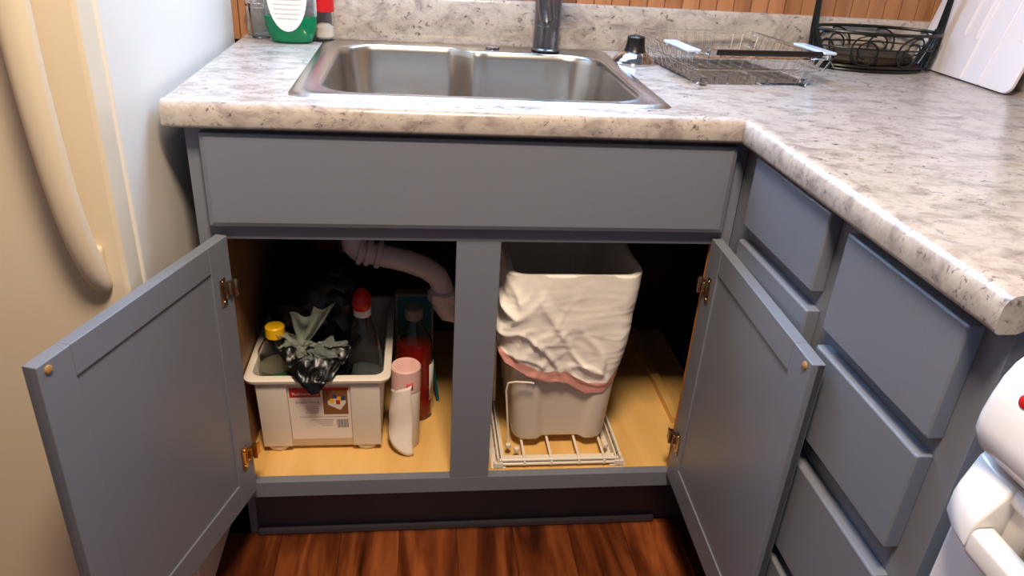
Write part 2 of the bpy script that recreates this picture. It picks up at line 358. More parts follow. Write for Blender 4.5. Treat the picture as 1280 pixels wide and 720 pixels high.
# ---------------------------------------------------------------- sink
sk = thing('sink', 'stainless steel drop-in kitchen sink set in the countertop', 'sink', (18, 12, ZT))
def bowl_outline(ins=0, n=9):
    # figure with a rounded pier pushing in from the back wall
    x0, x1, y0, yl, yr = 7.4+ins, 29.3-ins, 2.9+ins, 21.3-ins, 19.9-ins; R = 3.0
    pts = arc(x0+R, y0+R, R, 180, 270, n)
    pts += [(x0+R+(x1-x0-2*R)*k/14, y0) for k in range(1, 14)]
    pts += arc(x1-R, y0+R, R, 270, 360, n)
    pts += arc(x1-R, yr-R, R, 0, 90, n)
    xa, xb = 19.9, 16.2
    a = x1-R
    pts += [(a+(xa-a)*k/8, yr) for k in range(1, 9)]
    for k in range(1, 15):
        t = k/14; w8 = t*t*(3-2*t)
        pts.append((xa+(xb-xa)*t, yr+(yl-yr)*w8-.9*math.sin(math.pi*t)**2*(1-t)))
    b_ = x0+R
    pts += [(xb+(b_-xb)*k/6, yl) for k in range(1, 6)]
    pts += arc(x0+R, yl-R, R, 90, 180, n)
    return pts
bo = bowl_outline(); nb = len(bo)
# outer rim ring resampled radially to the same count
ox0, ox1, oy0, oy1 = 5.85, 30.5, 1.15, 22.75
def to_rect(p, x0, x1, y0, y1, r=.8):
    cx, cy = 18.3, 12.0; dx, dy = p[0]-cx, p[1]-cy
    poly = rrect(x0, x1, y0, y1, r, 6); best = None
    for k in range(len(poly)):
        a, b_ = poly[k], poly[(k+1) % len(poly)]
        ex, ey = b_[0]-a[0], b_[1]-a[1]; den = dx*ey-dy*ex
        if abs(den) < 1e-9: continue
        t = ((a[0]-cx)*ey-(a[1]-cy)*ex)/den; u = ((a[0]-cx)*dy-(a[1]-cy)*dx)/den
        if t > 0 and -1e-6 <= u <= 1+1e-6: best = (cx+dx*t, cy+dy*t)
    return best
R0 = [to_rect(p, ox0, ox1, oy0, oy1) for p in bo]
R1 = [to_rect(p, ox0+.25, ox1-.25, oy0+.25, oy1-.25) for p in bo]
R2 = [to_rect(p, ox0+.95, ox1-.95, oy0+.9, oy1-.75) for p in bo]
R3 = [to_rect(p, ox0+1.15, ox1-1.15, oy0+1.1, oy1-.95) for p in bo]
rings = [[(x, y, ZT+.01) for x, y in R0], [(x, y, ZT+.13) for x, y in R1], [(x, y, ZT+.15) for x, y in R2], [(x, y, ZT+.04) for x, y in R3]]
for ins, z in ((-.12, ZT+.02), (.0, ZT-.03), (.12, ZT-.2), (.2, ZT-.6), (.5, ZT-5.5), (.75, ZT-6.6), (1.2, ZT-7.3), (2.2, ZT-7.6)):
    rings.append([(x, y, z) for x, y in bowl_outline(ins)])
m = MB().loops(rings, True, False, True); m.build('basin', 'steel', sk, smooth=True, angle=60)
for cx in (12.8, 24.0):
    MB().lathe([(1.9, ZT-7.58), (1.85, ZT-7.5), (1.4, ZT-7.52), (1.2, ZT-7.56)], (cx, 12)).build('drain', 'chrome', sk, smooth=True)
MB().lathe([(.62, ZT+.1), (.62, ZT+.22), (.5, ZT+.3), (.3, ZT+.32)], (20.3, 21.35), 20).build('hole_cover', 'chrome', sk, smooth=True)

# ---------------------------------------------------------------- faucet
fx, fy = 24.95, 21.3
fa = thing('faucet', 'dark brushed nickel faucet on the back rim of the sink', 'faucet', (fx, fy, ZT+.1))
MB().lathe([(1.25, ZT+.13), (1.25, ZT+.25), (1.12, ZT+.35), (1.08, ZT+2.2)], (fx, fy), 32).build('base', 'faucet', fa, smooth=True)
MB().lathe([(1.1, ZT+2.2), (1.14, ZT+2.25), (1.14, ZT+6.5), (1.05, ZT+8.5), (.75, ZT+9.3), (.65, ZT+9.6)], (fx, fy), 32).build('body', 'faucet', fa, smooth=True)
pts = [(fx, fy, ZT+9.2)]+[(fx, fy-3.2+3.2*math.cos(math.radians(a)), ZT+13+3.2*math.sin(math.radians(a))) for a in range(0, 181, 15)]+[(fx, fy-6.4, ZT+11.5)]
MB().tube(pts, .5, 14).build('spout', 'faucet', fa, smooth=True)
MB().tube([(fx, fy-6.4, ZT+11.6), (fx, fy-6.4, ZT+9.5), (fx, fy-6.4, ZT+9.0)], [.55, .68, .6], 16).build('spray_head', 'faucet', fa, smooth=True)
lv = [(fx-.9, fy-1.9, ZT+8.4), (fx-.72, fy-1.9, ZT+5.2), (fx-.45, fy-1.75, ZT+3.6), (fx-.32, fy-1.6, ZT+2.9), (fx-.3, fy-1.55, ZT+2.7)]
MB().tube(lv, [.6, .66, .66, .6, .35], 20).build('lever', 'faucet', fa, smooth=True)
MB().tube([(fx-.72, fy-2.3, ZT+4.75), (fx-.72, fy-2.62, ZT+4.7)], .14, 12).build('screw_cap', 'black', fa, smooth=True)

# ---------------------------------------------------------------- strainer
st = thing('sink_strainer', 'steel sink strainer plug with black knob standing right of the faucet', 'strainer', (32.2, 17.6, ZT))
MB().lathe([(1.75, ZT), (1.8, ZT+.15), (1.65, ZT+.4), (1.2, ZT+.8), (.95, ZT+.95)], (31.95, 17.6)).build('cup', 'chrome', st, smooth=True)
MB().lathe([(.95, ZT+.95), (.85, ZT+1.1), (.72, ZT+1.9), (.75, ZT+2.1), (.6, ZT+2.2)], (31.95, 17.6)).build('knob', 'black', st, smooth=True)
MB().lathe([(.28, ZT+2.2), (.28, ZT+2.32), (.1, ZT+2.36)], (31.95, 17.6), 16).build('stud', 'chrome', st, smooth=True)

# ---------------------------------------------------------------- clear dish rack
ck = thing('dish_rack', 'clear plastic rack with a black front bar lying on the counter', 'dish rack', (40, 15.5, ZT))
th = math.radians(7.0)
def tfk(x, y, z): return (39.1+x*math.cos(th)-y*math.sin(th), 15.5+x*math.sin(th)+y*math.cos(th), z)
def ring(ins, z, r=.8): return [(x, y, z) for x, y in rrect(-5.0-ins, 5.0+ins, -5.4-ins, 5.4+ins, r, 4)]
MB(tfk).loops([ring(0, ZT+.02), ring(.08, ZT+.1), ring(.0, ZT+.18), ring(-.4, ZT+.12)], True, True, True).build('tray', 'glass', ck, smooth=True, angle=40)
MB(tfk).tube(ring(.75, ZT+2.25), .16, 8, True).build('rim', 'glass', ck, smooth=True)
MB(tfk).tube(ring(.4, ZT+1.2), .09, 8, True).build('middle_rail', 'clearrib', ck, smooth=True)
rr_ = ring(0, 0, .8); tot = []
for a, b_ in ((x/6, -1) for x in range(-6, 7)): tot += [(a, -1), (a, 1)]
for b_ in range(-5, 6): tot += [(-1, b_/6), (1, b_/6)]
for a, b_ in tot:
    MB(tfk).tube([(a*4.95, b_*5.35, ZT+.1), (a*5.7, b_*6.1, ZT+2.2)], .085, 6).build('slat', 'clearrib', ck, smooth=True)
for k in range(9):
    MB(tfk).box(-4.4+k*1.1-.05, -4.4+k*1.1+.05, -4.9, 4.9, ZT+.18, ZT+.5).build('rib', 'clearrib', ck)
for s_ in (-1, 1):
    MB(tfk).box(s_*5.2, s_*6.3, -5.7, -1.2, ZT+2.38, ZT+2.6).build('handle', 'bluesheen', ck, bevel=.1)  # wide rim pieces, coloured to stand for blue reflections on the rim
MB(tfk).tube([(-4.3, -6.15, ZT+2.5), (4.6, -6.15, ZT+2.5)], .22, 12).build('bar', 'black', ck, smooth=True)
for x_ in (-4.9,):
    MB(tfk).box(x_, x_+.6, -6.4, -5.9, ZT+2.25, ZT+2.75).build('bar_clip', 'chrome', ck, bevel=.05)
for x_ in (-4.6, 3.9):
    MB(tfk).lathe([(.3, ZT+.0), (.32, ZT+.5), (.2, ZT+.6)], (x_, -5.6), 12).build('foot', 'glass', ck, smooth=True)

# ---------------------------------------------------------------- black wire basket
bk = thing('wire_basket', 'black scrolled wire basket with tall handles in the counter corner', 'basket', (54.8, 19.7, ZT))
bx, by = 54.4, 19.75
def ell(a, b, z, n=40): return [(bx+a*math.cos(2*math.pi*k/n), by+b*math.sin(2*math.pi*k/n), z) for k in range(n)]
MB().lathe([(4.8, ZT+.3), (4.85, ZT+.42), (4.7, ZT+.5)], (bx, by), 40, 1, .51).build('base_plate', 'brownred', bk, smooth=True)
w_ = MB(); w_.tube(ell(4.9, 2.5, ZT+.14), .13, 8, True); w_.tube(ell(5.1, 2.6, ZT+.45), .1, 8, True); w_.build('base_ring', 'wire', bk, smooth=True)
MB().tube(ell(5.9, 3.0, ZT+3.3), .14, 8, True).build('top_ring', 'wire', bk, smooth=True)
MB().tube(ell(5.6, 2.85, ZT+2.0), .07, 8, True).build('middle_ring', 'wire', bk, smooth=True)
w_ = MB()
for k in range(-3, 4): w_.tube([(bx+k*1.3, by-2.5*math.sqrt(1-(k*1.3/4.95)**2), ZT+.3), (bx+k*1.3, by+2.5*math.sqrt(1-(k*1.3/4.95)**2), ZT+.3)], .07, 6)
w_.build('base_wires', 'wire', bk, smooth=True)
def on_side(th_, h):                      # point on the flaring basket wall
    t = h/3.3; a = 4.9+1.0*t; b = 2.5+.5*t
    return (bx+a*math.cos(th_), by+b*math.sin(th_), ZT+.15+h*.955)
for k in range(8):
    c0 = math.radians(22.5+45*k); w_ = MB()
    pp = []
    for j in range(40):
        a_ = j/39*2*math.pi*1.55; rr = 1.45*(1-j/39*.62)
        pp.append(on_side(c0+rr*.20*math.cos(a_+1.2), 1.65+rr*1.05*math.sin(a_+1.2)))
    w_.tube(pp, .085, 6); w_.build('scroll', 'wire', bk, smooth=True)
for s_ in (-1, 1):
    for dy in (-.9, 0, .9):
        a_ = math.radians(0 if s_ > 0 else 180)
        pp = [(bx+s_*4.9, by+dy*1.3, ZT+.2), (bx+s_*5.6, by+dy*.9, ZT+2.0), (bx+s_*5.95, by+dy*.4, ZT+3.3), (bx+s_*6.1, by+dy*.2, ZT+6), (bx+s_*5.9, by+dy*.18, ZT+12), (bx+s_*5.0, by+dy*.14, ZT+15), (bx+s_*2.6, by+dy*.1, ZT+16.8), (bx, by+dy*.1, ZT+17.2)]
        MB().tube(pp, .16, 8).build('handle_wire', 'wire', bk, smooth=True)
    for j in range(6):
        MB().tube([(bx+s_*4.4, by-2.0+j*.5, ZT+.3), (bx+s_*5.2, by-1.0+j*.3, ZT+1.6), (bx+s_*5.95, by-.4+j*.2, ZT+3.6)], .07, 6).build('brace_wire', 'wire', bk, smooth=True)
bm_ = MB().lathe([(.1, ZT+.62), (3.95, ZT+.62), (4.2, ZT+.85), (4.1, ZT+1.3), (3.7, ZT+1.5), (.1, ZT+1.55)], (bx-.3, by), 36, 1, .5).build('woven_mat', 'brownmat', org=(bx, by, ZT+.5), smooth=True)
tag(bm_, 'brown oval woven mat lying inside the black wire basket', 'mat')

# ---------------------------------------------------------------- white ribbed panel
def tfp(a, t, z): k = math.radians(13.0); return (60.75+z*math.sin(k)-t*math.cos(k), 9.4+a, ZT+.05+z*math.cos(k)+t*math.sin(k))
pn = thing('drainboard', 'white grooved plastic board leaning against the right wall beside the wire basket', 'board', (61, 16, ZT))
m = MB(tfp); m.loops([[(x_, t_, z_) for x_, z_ in rrect(0, 13.4, .02, 12, .8, 6)] for t_ in (0, .3)]); m.build('board', 'panel', pn, bevel=.06, smooth=True)
for (a, z0, z1) in ((3.6, .1, 11), (6.0, .1, 11), (6.6, 3.4, 6.8), (8.2, 3.5, 11), (1.6, 4, 11)):
    MB(tfp).tube([(a, .24, z0), (a, .30, z0+.5), (a, .30, z1-.5), (a, .24, z1)], .16, 8).build('rib', 'panel', pn, smooth=True)

# ---------------------------------------------------------------- bottles and jars at the left of the sink
sbn = thing('dish_soap_bottle', 'clear bottle of green dish soap with an oval white label left of the sink', 'bottle', (3.4, 20.4, ZT))
def oval_bottle(prof, cx, cy): 
    return MB().loops([[(cx+a*math.cos(2*math.pi*j/32), cy+b*math.sin(2*math.pi*j/32), z) for j in range(32)] for a, b, z in prof])
oval_bottle([(1.35,.75,ZT+.02),(1.6,.9,ZT+.1),(1.85,1.0,ZT+.6),(2.05,1.05,ZT+1.4),(2.15,1.05,ZT+2.6),(2.1,1.05,ZT+4.5),(1.8,.95,ZT+6.3),(.8,.7,ZT+7.6),(.6,.6,ZT+8.2)], 3.45, 20.5).build('body', 'glass', sbn, smooth=True)
oval_bottle([(1.3,.72,ZT+.08),(1.55,.86,ZT+.15),(1.8,.96,ZT+.62),(2.0,1.01,ZT+1.4),(2.1,1.01,ZT+2.1),(2.05,1.0,ZT+2.14)], 3.45, 20.5).build('liquid', 'greenliq', sbn, smooth=True)
def front_patch(cx, cy, a, b, poly):      # poly of (x, z) wrapped on an elliptical body
    vs = [(x, cy-b*math.sqrt(max(0, 1-((x-cx)/a)**2)), z) for x, z in poly]
    return vs
rings = []
for rr in (1.0, .8, .6, .4, .2, .03):
    rings.append([(3.35+1.6*rr*math.cos(t*math.pi/16), 20.5-1.12*math.sqrt(1-(1.6*rr*math.cos(t*math.pi/16)/2.3)**2), ZT+4.0+3.0*rr*math.sin(t*math.pi/16)) for t in range(32)])
lb = MB().loops(rings, True, False, True).build('label', 'label', sbn, smooth=True)
for k in range(7):
    zz_ = ZT+2.0+k*.36; hw = 1.6*math.sqrt(max(0, 1-((zz_-ZT-4)/3)**2))*.72
    MB().loops([[(3.35+hw*(-1+2*j/8), 20.5-1.13*math.sqrt(1-(hw*(-1+2*j/8)/2.3)**2)-.015, zz_+dz) for j in range(9)] for dz in (-.035, .035)], False, False, False).build('print_line', 'paleink', lb)
MB().lathe([(.55, ZT+8.2), (.6, ZT+8.3), (.5, ZT+9.4)], (3.45, 20.5), 20).build('cap', 'panel', sbn, smooth=True)
gj = thing('glass_tumbler', 'empty clear glass tumbler at the left end of the counter', 'glass', (1.0, 21.9, ZT))
MB().lathe([(.75, ZT+.01), (.8, ZT+.05), (.92, ZT+2.5), (1.15, ZT+2.6), (1.15, ZT+2.85), (1.0, ZT+2.85), (.82, ZT+2.6), (.72, ZT+.4), (.1, ZT+.35)], (.75, 22.0), 28).build('body', 'glass', gj, smooth=True)
rj = thing('red_lidded_jar', 'clear jar with red lid behind the dish soap at the sink corner', 'jar', (6.0, 21.9, ZT))
MB().lathe([(.95, ZT+.01), (1.0, ZT+.1), (1.0, ZT+2.2), (.9, ZT+2.5), (.82, ZT+2.5), (.92, ZT+2.15), (.92, ZT+.2), (.1, ZT+.15)], (5.75, 22.05), 28).build('body', 'glass', rj, smooth=True)
MB().lathe([(1.03, ZT+2.4), (1.08, ZT+2.45), (1.08, ZT+3.9), (.95, ZT+4.0), (.1, ZT+4.0)], (5.75, 22.05), 28).build('lid', 'red', rj, smooth=True)
MB().lathe([(.5, ZT+.22), (.75, ZT+.4), (.75, ZT+1.2), (.4, ZT+1.45)], (5.95, 22.0), 20).build('contents', 'cream', rj, smooth=True)

# ---------------------------------------------------------------- inside the cabinet, left
def rbin(rings, name, m_, parent, **k): return MB().loops(rings, True, True, False).build(name, m_, parent, smooth=True, **k)
sbx = thing('storage_bin', 'white plastic storage bin with stubby feet on the cabinet floor', 'storage bin', (6.3, 9, CF))
def rr3(x0, x1, y0, y1, z, r=.8): return [(x, y, z) for x, y in rrect(x0, x1, y0, y1, r, 5)]
Z0, Z1 = CF+.35, CF+7.75
rings = [rr3(1.75, 10.85, 4.0, 15.0, Z0), rr3(1.6, 11.0, 3.85, 15.15, Z0+.2), rr3(1.35, 11.35, 3.0, 16.0, Z1-.5), rr3(1.3, 11.4, 2.95, 16.05, Z1-.35),
         rr3(.92, 11.8, 2.5, 16.4, Z1-.35), rr3(.86, 11.86, 2.44, 16.46, Z1-.1), rr3(.95, 11.75, 2.55, 16.3, Z1),
         rr3(1.4, 11.3, 3.1, 15.9, Z1), rr3(1.5, 11.2, 3.2, 15.8, Z1-.4), rr3(2.05, 10.6, 4.1, 14.9, Z0+.35)]
MB().loops(rings, True, True, True).build('body', 'bin', sbx, smooth=True, angle=45)
def front_y(z): return 3.85-(3.85-3.0)*(z-Z0-.2)/(Z1-.7-Z0)
for x_ in (1.8, 8.85):
    m = MB(); e = .22
    m.loops([[(x_-.1, front_y(z)-dy, z), (x_+2.15, front_y(z)-dy, z), (x_+2.15, front_y(z)+.05, z), (x_-.1, front_y(z)+.05, z)] for z, dy in ((Z0+.15, .05), (Z0+.25, e), (Z1-.75, e), (Z1-.6, .05))])
    m.build('corner_post', 'bin', sbx, bevel=.08, smooth=True)
for (x_, y_) in ((2.75, 4.35), (9.8, 4.35), (2.9, 14.3), (9.7, 14.3)):
    MB().lathe([(.6, CF-.03), (.7, CF+.05), (.8, CF+.45)], (x_, y_), 20, 1.1, .8).build('foot', 'bin', sbx, smooth=True)
def tfl(x, t, z): return (x, front_y(z)-.03-t, z)
lb = MB(tfl); lb.add([(4.0, .01, 9.25), (8.7, .01, 9.25), (8.7, .01, 14.75), (4.0, .01, 14.75)], [(0,1,2,3)]); lb = lb.build('label_sticker', 'stick', sbx)
def patch(name, x0, x1, z0, z1, m_, t=.02, parent=None):
    m = MB(tfl); m.add([(x0,t,z0),(x1,t,z0),(x1,t,z1),(x0,t,z1)], [(0,1,2,3)]); return m.build(name, m_, parent or lb)
patch('red_banner', 4.1, 8.6, 14.4, 14.7, 'redink'); patch('red_banner', 4.1, 6.45, 13.7, 14.45, 'redink', .021)
patch('photo_print', 6.6, 8.5, 11.9, 14.45, 'brownink')
m = MB(tfl); m.add([(7.0,.03,12.9),(7.9,.03,12.35),(8.35,.03,13.1),(8.35,.03,13.4),(7.5,.03,13.6),(6.95,.03,13.3)], [(0,1,2,3,4,5)]); m.build('tub_print', 'bin', lb)
for (a, z, mm) in ((7.5, 13.75, 'blueink'), (7.85, 13.5, 'yellow'), (8.15, 13.55, 'blueink'), (7.3, 13.3, 'yellow'), (7.75, 13.15, 'redink')):
    patch('bottle_print', a-.16, a+.16, z-.2, z+.25, mm, .035)
patch('rule', 4.7, 8.4, 11.62, 11.66, 'ink')
for k in range(5): patch('print_line', 5.2+.1*(k % 2), 6.2, 12.95-k*.22, 13.0-k*.22, 'ink') if k else None
for k in range(4): patch('print_line', 5.6+.25*k, 7.3-.03*k, 11.3-k*.2, 11.34-k*.2, 'ink')
for k in range(12): patch('barcode_bar', 7.55+k*.075, 7.58+k*.075+.02*(k*7 % 3), 10.45, 11.35, 'ink')
def text(s, x, z, size, m_, parent, tf):
    cu = bpy.data.curves.new('t', 'FONT'); cu.body = s; cu.size = size; cu.resolution_u = 2; cu.extrude = 0
    o = bpy.data.objects.new('t', cu); C.objects.link(o)
    dg = bpy.context.evaluated_depsgraph_get(); me = o.evaluated_get(dg).to_mesh()
    m = MB(tf); m.add([(x+v.co.x, .045, z+v.co.y) for v in me.vertices], [tuple(p.vertices) for p in me.polygons])
    o.evaluated_get(dg).to_mesh_clear(); bpy.data.objects.remove(o); bpy.data.curves.remove(cu)
    return m.build('lettering', m_, parent)
text('Rubbermaid', 4.3, 13.95, .40, 'label', lb, tfl)
text("Slide'n Store", 4.5, 13.1, .36, 'ink', lb, tfl)

def clear_shell(prof, c, name, parent, m_='glass', t=.06, n=28, sx=1, sy=1):
    inner = [(max(r-t, .02), z+(t if i == 0 else 0)) for i, (r, z) in enumerate(prof)]
    return MB().lathe(prof+list(reversed(inner)), c, n, sx, sy, True, True).build(name, m_, parent, smooth=True)
yb = thing('yellow_capped_bottle', 'clear bottle with yellow cap at the left of the storage bin', 'bottle', (2.75, 6.3, Z0+.35))
cy_ = (2.95, 5.7)
clear_shell([(1.05, Z0+.4), (1.15, Z0+.6), (1.2, Z0+3.2), (1.45, Z0+5.0), (1.55, Z0+7.0), (1.4, Z0+8.2), (.95, Z0+9.0), (.62, Z0+9.3), (.55, Z0+9.6)], cy_, 'body', yb)
MB().lathe([(.95, Z0+.5), (1.05, Z0+.7), (1.1, Z0+3.2), (1.36, Z0+5.0), (1.46, Z0+6.8)], cy_).build('liquid', 'paleliq', yb, smooth=True)
MB().lathe([(.66, Z0+9.35), (.74, Z0+9.45), (.74, Z0+10.25), (.64, Z0+10.35), (.1, Z0+10.35)], cy_, 24).build('cap', 'yellow', yb, smooth=True)
sp = thing('spray_bottle', 'clear spray bottle with red top standing in the storage bin', 'bottle', (9.6, 7.0, Z0+.4))
c_ = (9.55, 6.9)
clear_shell([(1.4, Z0+.4), (1.6, Z0+.6), (1.62, Z0+5.0), (1.45, Z0+7.2), (1.0, Z0+9.2), (.62, Z0+10.5), (.55, Z0+10.8)], c_, 'body', sp)
MB().lathe([(1.3, Z0+.52), (1.5, Z0+.7), (1.52, Z0+5.2)], c_).build('liquid', 'milkliq', sp, smooth=True)
MB().lathe([(.6, Z0+10.6), (.68, Z0+10.65), (.68, Z0+11.5), (.55, Z0+11.6)], c_, 24).build('collar', 'bin', sp, smooth=True)
m = MB(); m.loops([[(c_[0]+x*k8, c_[1]+y*k8-.35, z) for x, y in rrect(-.66, .66, -.95, .85, .6, 5)] for z, k8 in ((Z0+11.4, .78), (Z0+11.6, 1), (Z0+12.1, 1.12), (Z0+12.7, .85), (Z0+13.0, .45))])
m.build('spray_head', 'red', sp, smooth=True, bevel=.05)
def lump(c, r, amp, seed, m_, name, parent=None, org=None, sub=4, freq=1.1, ridged=True):
    bm = bmesh.new(); bmesh.ops.create_icosphere(bm, subdivisions=sub, radius=1)
    m = MB(); vs = []
    for v in bm.verts:
        d = v.co.copy(); k = noise.noise(d*freq+Vector((seed, seed*2, 0)))
        k2 = abs(noise.noise(d*freq*2.4+Vector((seed, 3, seed))))
        s_ = 1+amp*k-amp*.9*(.4-k2 if ridged else 0)
        vs.append((c[0]+d.x*r[0]*s_, c[1]+d.y*r[1]*s_, c[2]+d.z*r[2]*s_))
    fs = [tuple(v.index for v in f.verts) for f in bm.faces]; bm.free(); m.add(vs, fs)
    return m.build(name, m_, parent, smooth=True, org=org, angle=28)
bg1 = thing('black_plastic_bag', 'crumpled black plastic bag drooping over the front rim of the bin', 'plastic bag', (6.2, 5.5, Z0+.5))
lump((6.3, 5.7, Z0+6.1), (2.5, 2.3, 2.0), .45, 3.1, 'blackbag', 'crumpled_body', bg1)
def sheet(fn, nu, nv, name, m_, parent, sol=.03, org=None):
    m = MB(); vs = [fn(i/nu, j/nv) for j in range(nv+1) for i in range(nu+1)]
    m.add(vs, [(j*(nu+1)+i, j*(nu+1)+i+1, (j+1)*(nu+1)+i+1, (j+1)*(nu+1)+i) for j in range(nv) for i in range(nu)])
    return m.build(name, m_, parent, smooth=True, solid=sol, org=org, angle=60)
def flap(u, v):
    wdt = 2.9*(1-v)**.8+.12; x = 6.1+(u-.5)*2*wdt*.95+v*.1
    y = 4.6-2.6*min(1, v*1.3); z = Z1+1.5-1.45*min(1, v*1.45)**.9-max(0, v-.72)*3.4
    k = noise.noise(Vector((x*1.1, v*2.5, 5))); k2 = 1-abs(noise.noise(Vector((x*1.6+v*2, v*4, 2))))*3
    return (x, y-.15-abs(k)*.4, z+.5*(1-v)*k+.16*max(0, k2)*(1-v*.6)+.14)
sheet(flap, 34, 26, 'flap', 'blackbag', bg1)
cb = thing('clear_plastic_bag', 'knotted clear and pale green plastic bag on top of the black bag', 'plastic bag', (5.2, 5.2, Z1))
lump((4.7, 4.9, Z1+1.3), (1.3, 1.0, .75), .7, 8.3, 'greenfilm', 'crumpled_body', cb, freq=1.5)
lump((6.7, 4.6, Z1+1.05), (1.7, 1.1, .85), .8, 1.3, 'clearbag', 'clear_fold', cb, freq=1.5)
def leaf(bx_, by_, bz_, ang, ln, wd, tilt, seed):
    def fn(u, v):
        s_ = (u-.5)*2*wd*(.25+.95*v)
        x = bx_+math.cos(ang)*s_+tilt*v*ln; z = bz_+ln*v+.18*math.sin(u*5+seed)*v
        y = by_+math.sin(ang)*s_+.35*noise.noise(Vector((u*3, v*3, seed)))+.30*math.sin(u*8+seed)*(.3+v*.5)
        return (x, y, z)
    return fn
for (ang, ln, wd, tl, sd) in ((.15, 3.0, 1.0, .12, 1), (.6, 3.7, .8, .5, 2), (-.3, 1.3, .7, -1.0, 3)):
    sheet(leaf(5.1, 5.0, Z1+1.3, ang, ln, wd, tl, sd), 14, 10, 'film_tail', 'greenfilm', cb, .02)
lump((5.9, 10.9, Z1+1.6), (4.4, 4.2, 5.0), .25, 5.5, 'blackbag', 'rubbish_bag', org=(5.2, 10.2, Z0+.4), sub=4)
tag(bpy.data.objects['rubbish_bag'], 'large dark black bag heaped at the back of the storage bin', 'plastic bag')
gb = thing('green_bottle', 'dark green bottle lying low beside the yellow-capped bottle', 'bottle', (4.6, 4.4, Z0+5))
MB().tube([(2.9, 3.9, Z1-1.0), (4.3, 4.3, Z1-1.0), (5.2, 4.5, Z1-1.0)], [.6, .65, .6], 16).build('body', mat('dark_green_plastic', srgb(14, 66, 38), .3), gb, smooth=True)
hd = thing('grey_nozzle_bottle', 'dark bottle with a pale grey nozzle behind the black bags', 'bottle', (6.5, 16.6, CF))
MB().lathe([(1.2, CF-.03), (1.3, CF+.2), (1.3, CF+9), (.6, CF+11), (.5, CF+11.6)], (6.9, 17.9), 24).build('body', 'black', hd, smooth=True)
MB().tube([(6.9, 17.9, CF+11.4), (6.75, 17.7, CF+13.0), (6.5, 17.4, CF+13.9)], [.45, .42, .3], 12).build('nozzle', 'card', hd, smooth=True)
rbk = thing('red_back_bottle', 'dim red bottle at the back left of the cabinet', 'bottle', (4.9, 20.5, CF))
MB().lathe([(1.3, CF-.03), (1.4, CF+.2), (1.4, CF+12), (.6, CF+14), (.55, CF+15)], (5.4, 20.5), 24, 1.1, .9).build('body', 'red', rbk, smooth=True)
MB().lathe([(.65, CF+15), (.65, CF+15.9), (.1, CF+16)], (5.4, 20.5), 20).build('cap', 'black', rbk, smooth=True)

# roll of bags
rl = thing('bag_roll', 'upright roll of pink-tinted bin liners beside the storage bin', 'roll', (13.0, 4.9, CF))
rc = (13.0, 4.7); rh = 7.6
MB().lathe([(1.0, CF-.03), (1.08, CF+.1), (1.16, CF+rh-.15), (1.1, CF+rh), (.2, CF+rh)], rc, 32).build('roll', 'cream', rl, smooth=True)
MB().lathe([(1.19, CF+rh-2.0), (1.2, CF+rh-.1), (1.1, CF+rh+.03), (.2, CF+rh+.03)], rc, 32, cap0=False).build('pink_band', 'rollpink', rl, smooth=True)
sp_ = [(rc[0]+(.12+.9*k/60)*math.cos(k*.42), rc[1]+(.12+.9*k/60)*math.sin(k*.42), CF+rh+.06) for k in range(61)]
MB().tube(sp_, .035, 5).build('spiral_edge', 'rollpink', rl, smooth=True)
def tail(u, v):
    a_ = math.radians(182+u*112); r_ = 1.2+.05+.8*v*v*(.3+.7*u)
    zt_ = CF+rh-2.2+1.0*u
    z = zt_-(zt_-CF-.02)*v*(.70+.30*min(1, u*1.15))
    x = rc[0]+r_*math.cos(a_)+.06*math.sin(v*8+u*4)-.18*v*u; y = rc[1]+r_*math.sin(a_)+.05*math.sin(v*9+u*3)
    return (x, y, z+.02)
sheet(tail, 16, 18, 'loose_sheet', 'cream', rl, .02)
def mk(u, v): a_ = math.radians(272+u*26); return (rc[0]+1.225*math.cos(a_), rc[1]+1.225*math.sin(a_), CF+rh-.95-.7*v)
sheet(mk, 5, 2, 'pink_mark', 'pinkmark', rl, .01)

rb = thing('red_liquid_bottle', 'clear bottle of red liquid behind the roll of bin liners', 'bottle', (13.7, 8.6, CF))
c_ = (13.6, 8.6)
clear_shell([(1.4, CF-.03), (1.6, CF+.2), (1.6, CF+6.6), (1.4, CF+7.8), (.65, CF+9.2), (.55, CF+9.9)], c_, 'body', rb, sy=.8)
MB().lathe([(1.3, CF+.1), (1.51, CF+.25), (1.51, CF+6.6), (1.4, CF+7.3)], c_, 28, 1, .78).build('liquid', 'redliq', rb, smooth=True)
MB().lathe([(.68, CF+9.7), (.75, CF+9.8), (.75, CF+10.6), (.65, CF+10.7), (.1, CF+10.7)], c_, 24).build('cap', 'card', rb, smooth=True)
MB().loops([[(c_[0]+1.66*math.cos(math.radians(a)), c_[1]+1.34*math.sin(math.radians(a)), z) for a in range(-38, 10, 6)] for z in (CF+2.0, CF+5.6)], False, False, False).build('label', 'bin', rb, smooth=True, solid=.02)
tb = thing('teal_carton', 'flat teal carton with pale edges standing behind the red bottle', 'carton', (14.5, 12.5, CF))
B(12.1, 15.2, 12.2, 13.0, CF-.03, CF+9.9).build('box', 'teal', tb, bevel=.03)
MB().box(11.95, 12.15, 12.1, 13.1, CF-.03, CF+10.0).box(15.1, 15.3, 12.1, 13.1, CF-.03, CF+10.0).box(11.95, 15.3, 12.1, 13.1, CF+9.85, CF+10.1).build('pale_edge', 'card', tb, bevel=.03)
MB().tube([(15.2, 12.0, CF+4.6), (15.4, 11.2, CF+2.4), (15.75, 10.4, CF+.2)], .14, 8).build('teal_handle', 'teal', tb, smooth=True)

